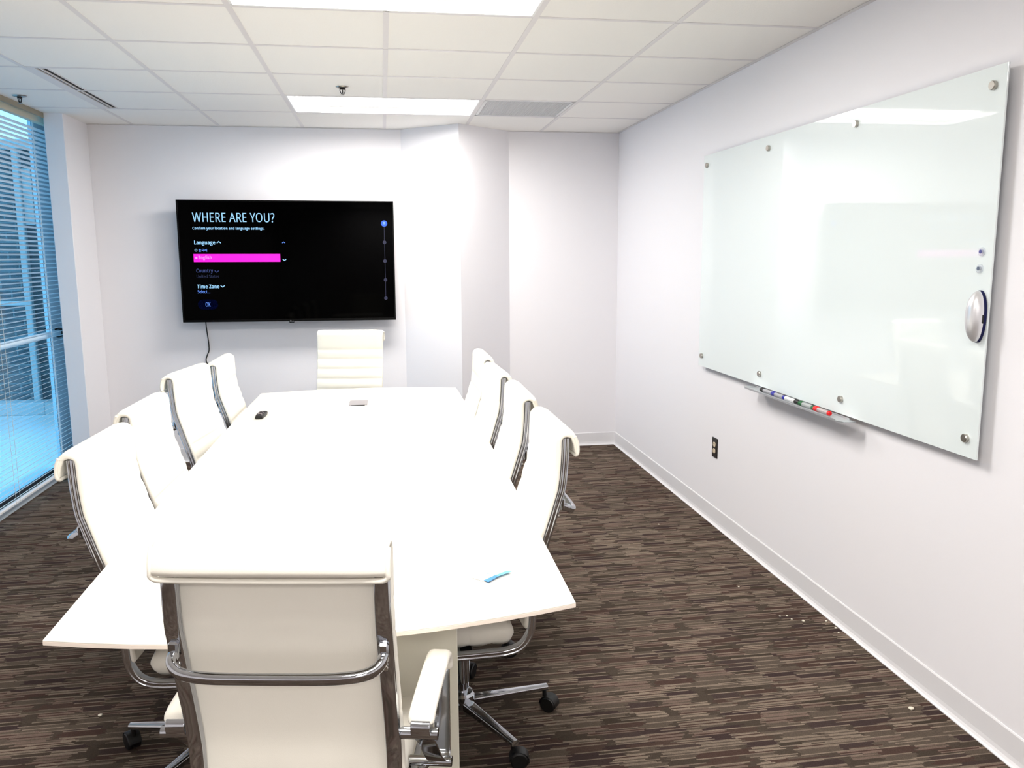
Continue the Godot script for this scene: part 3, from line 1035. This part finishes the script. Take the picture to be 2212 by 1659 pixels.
func build_screen() -> void:
	var cx := -0.702
	var cy := 1.559
	var t := thing("television", "large black wall screen showing a setup menu with a magenta bar", "television", Vector3(cx, cy, -6.523))
	t.rotation.z = -0.0045
	part("cabinet", bx(Vector3(0, 0, -0.024), Vector3(1.582, 0.902, 0.040), 0.006), M.bezel, t)
	part("bezel", mb().box(Vector3(0, 0.447, -0.003), Vector3(1.587, 0.011, 0.014), 0.002).box(Vector3(0, -0.445, -0.003), Vector3(1.587, 0.017, 0.014), 0.002).box(Vector3(-0.788, 0, -0.003), Vector3(0.011, 0.9, 0.014), 0.002).box(Vector3(0.788, 0, -0.003), Vector3(0.011, 0.9, 0.014), 0.002).mesh(), M.bezel, t)
	part("wall_mount", mb().box(Vector3(0, 0, -0.092), Vector3(0.5, 0.4, 0.10), 0.004).box(Vector3(0, 0, -0.142), Vector3(0.62, 0.3, 0.014)).mesh(), M.dark, t)
	var scr := part("display", bx(Vector3(0, 0.003, -0.004), Vector3(1.566, 0.880, 0.008)), M.screen, t)
	var tab := part("logo_tab", bx(Vector3(0.002, -0.458, -0.004), Vector3(0.036, 0.014, 0.014), 0.002), M.bezel, t)
	disc("emblem", tab, -0.006, -0.452, 0.0052, mat(Color(0.55, 0.55, 0.56), 0.4))
	tab.get_node("emblem").position.z = 0.0035
	words(tab, "LG", 0.002 - 0.001, 0.018, -0.457, -0.447, mat(Color(0.5, 0.5, 0.52), 0.4))
	tab.get_node("screen_text").position.z = 0.0035
	tab.get_node("screen_text").name = "letters"
	# what the screen shows, as flat glowing print: x, y from the screen's centre
	var ui := Node3D.new()
	var pale := glow(Color(0.62, 0.84, 1.0), 0.95)
	var blue := glow(Color(0.40, 0.60, 1.0), 0.9)
	var dim := glow(Color(0.20, 0.26, 0.50), 0.75)
	var dimmer := glow(Color(0.10, 0.14, 0.30), 0.8)
	var navy := glow(Color(0.035, 0.07, 0.25), 0.9)
	var mag := glow(Color(1.0, 0.0, 0.86), 1.0)
	var pink := glow(Color(1.0, 0.62, 0.95), 0.95)
	var X := func(x): return x - cx
	var Y := func(y): return y - cy
	words(scr, "WHERE ARE YOU?", X.call(-1.386), X.call(-0.795), Y.call(1.848), Y.call(1.918), pale, false)
	words(scr, "Confirm your location and language settings.", X.call(-1.388), X.call(-0.872), Y.call(1.789), Y.call(1.815), pale)
	words(scr, "Language", X.call(-1.382), X.call(-1.232), Y.call(1.676), Y.call(1.714), pale)
	# the Korean entry, stroke by stroke
	var kr := [[[Vector2(0.1, 0.95), Vector2(0.4, 0.95)], [Vector2(0.0, 0.8), Vector2(0.5, 0.8)], ring_pts(0.14, Vector2(0.25, 0.56), 8), [Vector2(0.68, 1.0), Vector2(0.68, 0.35)], [Vector2(0.68, 0.68), Vector2(0.88, 0.68)], [Vector2(0.15, 0.3), Vector2(0.15, 0.02), Vector2(0.8, 0.02)]],
		[[Vector2(0.15, 0.95), Vector2(0.8, 0.95), Vector2(0.8, 0.68)], [Vector2(0.0, 0.55), Vector2(0.95, 0.55)], [Vector2(0.48, 0.55), Vector2(0.48, 0.32)], [Vector2(0.15, 0.3), Vector2(0.8, 0.3), Vector2(0.8, 0.0)]],
		[ring_pts(0.22, Vector2(0.25, 0.55), 10), [Vector2(0.8, 1.0), Vector2(0.8, 0.0)], [Vector2(0.55, 0.55), Vector2(0.8, 0.55)]]]
	for i in 3:
		strokes("korean_syllable", scr, kr[i], Vector2(X.call(-1.353) + i * 0.0215, Y.call(1.632)), 0.019, 0.0024, blue)
	strokes("radio_button", scr, [ring_pts(0.0075, Vector2.ZERO)], Vector2(X.call(-1.372), Y.call(1.643)), 1.0, 0.004, pale)
	part("menu_bar", span(Vector3(X.call(-1.392), Y.call(1.556), 0.0), Vector3(X.call(-0.765), Y.call(1.615), 0.0008)), mag, scr)
	disc("radio_button", scr, X.call(-1.373), Y.call(1.586), 0.0085, pink)
	words(scr, "English", X.call(-1.356), X.call(-1.263), Y.call(1.570), Y.call(1.603), pink)
	words(scr, "Country", X.call(-1.379), X.call(-1.258), Y.call(1.470), Y.call(1.506), dim)
	words(scr, "United States", X.call(-1.378), X.call(-1.218), Y.call(1.438), Y.call(1.462), dimmer, false)
	words(scr, "Time Zone", X.call(-1.379), X.call(-1.219), Y.call(1.360), Y.call(1.390), pale)
	words(scr, "Select...", X.call(-1.378), X.call(-1.288), Y.call(1.324), Y.call(1.348), blue, false)
	var up := [[Vector2(-0.5, -0.2), Vector2(0, 0.2), Vector2(0.5, -0.2)]]
	var dn := [[Vector2(-0.5, 0.2), Vector2(0, -0.2), Vector2(0.5, 0.2)]]
	strokes("chevron", scr, up, Vector2(X.call(-1.206), Y.call(1.702)), 0.026, 0.006, pale)
	strokes("chevron", scr, up, Vector2(X.call(-0.736), Y.call(1.701)), 0.018, 0.005, blue)
	strokes("chevron", scr, dn, Vector2(X.call(-0.735), Y.call(1.570)), 0.022, 0.006, pale)
	strokes("chevron", scr, dn, Vector2(X.call(-1.232), Y.call(1.485)), 0.026, 0.006, dim)
	strokes("chevron", scr, dn, Vector2(X.call(-1.195), Y.call(1.374)), 0.026, 0.006, pale)
	var pill := mb()
	pill.xf = Transform3D(Basis(Vector3.RIGHT, -PI / 2), Vector3(X.call(-1.3085), Y.call(1.239), 0.0))
	pill.slab(rrect(0.144, 0.074, 0.036, 8), 0.0, 0.0008)
	part("menu_button", pill.mesh(), navy, scr)
	words(scr, "OK", X.call(-1.326), X.call(-1.290), Y.call(1.224), Y.call(1.255), blue, false)
	var xs := [0.017, 0.016, 0.019, 0.018, 0.018]
	var ys := [1.844, 1.702, 1.560, 1.415, 1.275]
	part("progress_line", span(Vector3(X.call(0.016), Y.call(1.275), 0.0), Vector3(X.call(0.0195), Y.call(1.844), 0.0006)), navy, scr)
	for i in 5:
		disc("progress_dot", scr, X.call(0.018), Y.call(ys[i]), 0.0235 if i == 0 else 0.0135, glow(Color(0.13, 0.42, 0.95), 0.9) if i == 0 else navy)
	for yy in [1.853, 1.844, 1.835]:
		part("menu_stroke", bx(Vector3(X.call(0.018), Y.call(yy), 0.002), Vector3(0.017, 0.004, 0.0008)), pale, scr)
	ui.free()
	# its cord
	var path := smooth_path([Vector3(-1.36, 1.12, -6.645), Vector3(-1.359, 1.04, -6.66), Vector3(-1.352, 0.95, -6.664), Vector3(-1.352, 0.88, -6.664), Vector3(-1.368, 0.84, -6.664), Vector3(-1.378, 0.80, -6.664), Vector3(-1.36, 0.745, -6.664), Vector3(-1.34, 0.66, -6.664), Vector3(-1.335, 0.52, -6.664), Vector3(-1.335, 0.42, -6.662)], 5)
	solid("power_cord", mb().tube(path, 0.0042, 8).mesh(), M.dark, "thin black cord hanging down the wall from the screen", "cord")

# ---------------------------------------------------------------- the glass board
func build_board() -> void:
	var xb := 1.873
	var b := thing("glass_board", "large pale green frameless glass writing board on the right wall", "whiteboard", Vector3(xb, 1.545, -3.537))
	part("glass_sheet", bx(Vector3(0.003, 0, 0), Vector3(0.006, 1.228, 2.398), 0.0006), M.board, b)
	for z in [-4.683, -3.905, -3.145, -2.390]:
		for y in [2.101, 0.994]:
			var p := mb()
			p.xf = Transform3D(Basis(Vector3.BACK, PI / 2), Vector3(0, y - 1.545, z + 3.537))
			p.lathe([Vector2(0, -0.0395), Vector2(0.009, -0.0395), Vector2(0.009, -0.0004), Vector2(0.014, -0.0004), Vector2(0.014, 0.010), Vector2(0.0125, 0.012), Vector2(0, 0.012)], 24)
			part("standoff", p.mesh(), M.satin, b)
	# magnets
	var ml := ["small clear round magnet on the glass board, upper of two above the eraser", "small clear round magnet on the glass board, lower of two above the eraser"]
	for i in 2:
		var g := thing("magnet", ml[i], "magnet", Vector3(xb, [1.597, 1.544][i], [-2.384, -2.388][i]), 0.0, "clear magnets on the glass board")
		var ring := mb()
		ring.xf = Transform3D(Basis(Vector3.BACK, PI / 2), Vector3.ZERO)
		ring.lathe([Vector2(0.0062, 0.0005), Vector2(0.0145, 0.0005), Vector2(0.0145, 0.006), Vector2(0.012, 0.008), Vector2(0.0062, 0.008), Vector2(0.0062, 0.0005)], 22)
		part("clear_ring", ring.mesh(), M.clear, g)
		var core := mb()
		core.xf = Transform3D(Basis(Vector3.BACK, PI / 2), Vector3.ZERO)
		core.lathe([Vector2(0, 0.0005), Vector2(0.006, 0.0005), Vector2(0.006, 0.009), Vector2(0, 0.009)], 18)
		part("core", core.mesh(), mat(Color(0.30, 0.31, 0.55) if i == 0 else Color(0.38, 0.42, 0.50), 0.4), g)
	# eraser: long oval, silver shell on a navy felt pad
	var e := thing("board_eraser", "silver oval eraser with navy felt stuck to the glass board", "eraser", Vector3(xb, 1.393, -2.372))
	var felt := mb()
	var shell := mb()
	var oval := func(s: float, x: float, up := 1.0) -> PackedVector3Array:
		var rg := PackedVector3Array()
		for k in 40:
			var a := TAU * k / 40.0
			var c := cos(a)
			var yy := sin(a)
			rg.append(Vector3(x, 0.083 * signf(yy) * pow(absf(yy), 0.9) * lerpf(1.0, s, up), 0.031 * c * s))
		return rg
	felt.loft([oval.call(0.97, -0.0004), oval.call(1.0, -0.002), oval.call(1.0, -0.010), oval.call(0.98, -0.011)])
	part("felt_pad", felt.mesh(), mat(Color(0.05, 0.07, 0.28), 0.95), e)
	shell.loft([oval.call(0.985, -0.0112), oval.call(0.985, -0.016), oval.call(0.93, -0.024), oval.call(0.80, -0.033), oval.call(0.6, -0.040), oval.call(0.35, -0.044), oval.call(0.05, -0.0455)], true, true)
	part("shell", shell.mesh(), mat(Color(0.86, 0.86, 0.87), 0.3, 0.55), e)
	part("grip_notch", mb().box(Vector3(-0.013, -0.006, 0.0285), Vector3(0.010, 0.03, 0.007), 0.003).mesh(), M.dark, e)
	# tray
	var t := thing("pen_tray", "slim silver pen tray under the lower edge of the glass board", "tray", Vector3(1.838, 0.918, -3.50))
	var m := mb()
	var L := 0.475
	m.box(Vector3(0.0, 0.0, 0), Vector3(0.064, 0.003, 0.86), 0.001)
	m.box(Vector3(-0.0315, 0.004, 0), Vector3(0.003, 0.010, 0.86), 0.001)
	m.box(Vector3(0.031, 0.004, 0), Vector3(0.003, 0.010, 0.86), 0.001)
	part("shelf", m.mesh(), M.alu, t)
	for s in [-1.0, 1.0]:
		var q := PackedVector2Array([Vector2(-0.033, s * 0.43), Vector2(-0.018, s * (L - 0.006)), Vector2(0.018, s * L), Vector2(0.033, s * L), Vector2(0.033, s * 0.43)])
		part("end_cap", mb().slab(q, -0.001, 0.004, 0.0005).mesh(), M.alu, t)
	part("clip", mb().box(Vector3(0.0405, 0.002, 0), Vector3(0.016, 0.02, 0.2)).mesh(), M.alu, t)
	var z := -3.80
	var kinds := [["marker with black cap and silver barrel, left end of the pen tray", Color(0.02, 0.02, 0.02), Color(0.66, 0.66, 0.68), 1, 0.118],
		["marker with blue cap on the pen tray, beside the black-capped silver one", Color(0.02, 0.05, 0.60), Color(0.66, 0.66, 0.68), 1, 0.132],
		["white marker on the pen tray with its black cap against the green one", Color(0.02, 0.02, 0.03), Color(0.90, 0.90, 0.90), -1, 0.132],
		["marker with green cap on the pen tray, left of the red one", Color(0.0, 0.36, 0.16), Color(0.66, 0.68, 0.68), 1, 0.132],
		["marker with red cap on the pen tray, right end of the row", Color(0.90, 0.02, 0.06), Color(0.72, 0.68, 0.68), 1, 0.132]]
	for k in kinds:
		var n: float = k[4]
		var o := thing("marker", k[0], "marker", Vector3(1.832, 0.9205 + 0.0109, z + n * 0.5), 0.0 if k[3] > 0 else PI, "dry-erase markers on the pen tray")
		z += n + 0.0005
		var cap := mat(k[1], 0.35)
		var a := mb()
		a.xf = Transform3D(Basis(Vector3.RIGHT, PI / 2), Vector3.ZERO)
		a.lathe([Vector2(0, -n * 0.5), Vector2(0.0078, -n * 0.5), Vector2(0.0102, -n * 0.5 + 0.003), Vector2(0.0108, -n * 0.5 + 0.034), Vector2(0, -n * 0.5 + 0.034)], 18)
		a.box(Vector3(0, -n * 0.5 + 0.026, -0.0108), Vector3(0.004, 0.03, 0.004), 0.001)
		part("cap", a.mesh(), cap, o)
		var bd := mb()
		bd.xf = a.xf
		bd.lathe([Vector2(0, -n * 0.5 + 0.034), Vector2(0.0098, -n * 0.5 + 0.034), Vector2(0.0098, n * 0.5 - 0.016), Vector2(0, n * 0.5 - 0.016)], 18)
		part("barrel", bd.mesh(), mat(k[2], 0.35, 0.2), o)
		var en := mb()
		en.xf = a.xf
		en.lathe([Vector2(0, n * 0.5 - 0.016), Vector2(0.0102, n * 0.5 - 0.016), Vector2(0.0102, n * 0.5 - 0.006), Vector2(0.006, n * 0.5), Vector2(0, n * 0.5)], 18)
		part("end_plug", en.mesh(), mat(k[2], 0.35, 0.2) if k[3] < 0 or z < -3.67 else cap, o)

# ---------------------------------------------------------------- small things
func build_small() -> void:
	# wall outlet
	var o := thing("wall_outlet", "dark brown double outlet with ivory sockets on the right wall", "outlet", Vector3(XR, 0.463, -4.535))
	part("cover_plate", bx(Vector3(-0.003, 0, 0), Vector3(0.006, 0.118, 0.074), 0.002), M.plate, o)
	for s in [-1.0, 1.0]:
		var r := mb()
		r.xf = Transform3D(Basis(Vector3.BACK, PI / 2), Vector3(-0.006, s * 0.0195, 0))
		r.slab(rrect(0.029, 0.034, 0.0125, 5), 0.0, 0.003, 0.0006)
		var so := part("socket", r.mesh(), M.ivory, o)
		part("slots", mb().box(Vector3(-0.0092, s * 0.0195 + 0.004, -0.006), Vector3(0.0006, 0.008, 0.002)).box(Vector3(-0.0092, s * 0.0195 + 0.004, 0.006), Vector3(0.0006, 0.009, 0.002)).box(Vector3(-0.0092, s * 0.0195 - 0.008, 0), Vector3(0.0006, 0.004, 0.004)).mesh(), M.dark, so)
	part("screw", bx(Vector3(-0.0064, 0, 0), Vector3(0.001, 0.005, 0.005), 0.0004), M.satin, o)
	# remote control
	var rc := thing("remote_control", "small black remote control with pale buttons on the table", "remote control", Vector3(-0.672, 0.74, -4.545), -0.06)
	var rr := []
	for k in 9:
		var a := -1.0 + k / 4.0
		var w := 0.045 - 0.006 * absf(a) * absf(a) * absf(a)
		var h := 0.022 - 0.004 * a * a
		var rg := PackedVector3Array()
		for q in rrect(w, h, minf(h * 0.45, 0.008), 3):
			rg.append(Vector3(q.x, h * 0.5 + q.y + 0.0005, a * 0.072))
		rr.append(rg)
	part("body", mb().loft(rr).mesh(), M.black, rc)
	var bt := mat(Color(0.62, 0.58, 0.58), 0.5)
	for q in [[-0.010, 0.03, 0.010], [0.010, 0.045, 0.010], [0.0, 0.022, 0.016], [-0.011, 0.0, 0.009], [0.011, 0.0, 0.009], [0.0, -0.03, 0.009]]:
		var d := mb()
		d.xf = Transform3D(Basis.IDENTITY, Vector3(q[0], 0.0215, q[1]))
		d.lathe([Vector2(0, 0), Vector2(q[2] * 0.5, 0), Vector2(q[2] * 0.5, 0.0018), Vector2(0, 0.0022)], 14)
		part("button", d.mesh(), bt, rc)
	# cable hatches let into the table top
	for g in [["cable_hatch", "flat grey cable hatch in the table top at the far end", Vector3(-0.165, 0.74, -4.872), 0.0], ["cable_hatch", "flat grey cable hatch in the table top behind the near armchair", Vector3(-0.171, 0.74, -2.430), PI]]:
		var h := thing(g[0], g[1], "cable hatch", g[2], g[3], "cable hatches in the table top")
		part("lid", bx(Vector3(0, 0.001, -0.006), Vector3(0.106, 0.003, 0.165), 0.0008), mat(Color(0.60, 0.58, 0.595), 0.4), h)
		part("cable_slot", bx(Vector3(0, 0.0018, 0.083), Vector3(0.076, 0.003, 0.013)), M.black, h)
	# folded leaflet
	var lf := thing("leaflet", "white leaflet with a bright blue stripe on the near end of the table", "leaflet", Vector3(0.262, 0.7402, -2.118), 0.0)
	var sheet := func(a: Vector3, b: Vector3, c: Vector3, d: Vector3) -> ArrayMesh:
		var m := mb()
		var up := Vector3.UP * 0.0004
		var nn := (b - a).cross(d - a).normalized()
		if nn.y < 0:
			nn = -nn
		m.quad(a + up, b + up, c + up, d + up, nn)
		m.quad(a, b, c, d, -nn)
		for e in [[a, b], [b, c], [c, d], [d, a]]:
			m.quad(e[0], e[1], e[1] + up, e[0] + up, (e[1] - e[0]).cross(Vector3.UP).normalized())
		return m.mesh()
	# the white card and the curled blue stripe along its near edge
	part("card", sheet.call(Vector3(-0.053, 0.001, 0.015), Vector3(-0.022, 0.001, 0.048), Vector3(0.052, 0.001, -0.008), Vector3(0.016, 0.001, -0.062)), M.paper, lf)
	var blue := mat(Color(0.10, 0.52, 0.80), 0.5)
	var sky := mat(Color(0.38, 0.70, 0.88), 0.5)
	part("stripe", sheet.call(Vector3(-0.022, 0.002, 0.042), Vector3(-0.012, 0.004, 0.062), Vector3(0.021, 0.006, 0.030), Vector3(0.011, 0.003, 0.016)), blue, lf)
	part("stripe", sheet.call(Vector3(0.011, 0.003, 0.016), Vector3(0.021, 0.006, 0.030), Vector3(0.060, 0.006, 0.004), Vector3(0.049, 0.003, -0.012)), sky, lf)
	part("printed_mark", bx(Vector3(-0.004, 0.0018, -0.002), Vector3(0.008, 0.0003, 0.006)), mat(Color(0.62, 0.68, 0.86), 0.6), lf)
	# bits of plaster on the carpet
	var rng := RandomNumberGenerator.new()
	rng.seed = 9
	var sp := [[1.800, -2.464, 0.011, "pale crumb on the carpet by the right baseboard, nearest the camera"], [-1.03, -2.889, 0.009, "pale crumb on the carpet by the window side of the table"], [1.777, -3.188, 0.008, "largest of the white plaster crumbs clustered on the carpet near the right wall"],
		[1.732, -3.248, 0.005, "tiny plaster crumb in the carpet cluster, the middle one behind the largest"], [1.736, -3.214, 0.005, "tiny plaster crumb in the carpet cluster, just left of the largest"], [1.70, -3.251, 0.005, "tiny plaster crumb in the carpet cluster, farthest from the right wall"], [1.658, -3.593, 0.005, "tiny white crumb alone on the carpet below the pen tray"], [1.583, -4.56, 0.006, "tiny white crumb alone on the carpet below the wall outlet"],
		[1.875, -3.17, 0.006, "tiny plaster crumb against the right baseboard, farthest of three in a row"], [1.88, -3.10, 0.007, "tiny plaster crumb against the right baseboard, middle of three in a row"], [1.87, -3.06, 0.005, "tiny plaster crumb against the right baseboard, nearest of three in a row"]]
	for s in sp:
		var rings := []
		for k in 4:
			var rg := PackedVector3Array()
			var rad: float = [0.6, 1.0, 0.8, 0.3][k] * s[2]
			for j in 7:
				var a := TAU * j / 7.0
				rg.append(Vector3(cos(a), 0, sin(a)) * rad * rng.randf_range(0.7, 1.15) + Vector3.UP * (k / 3.0) * s[2] * 0.8)
			rings.append(rg)
		solid("plaster_crumb", mb().loft(rings).mesh(), M.crumb, s[3], "crumb", Vector3(s[0], 0.0, s[1]), "plaster crumbs on the carpet")
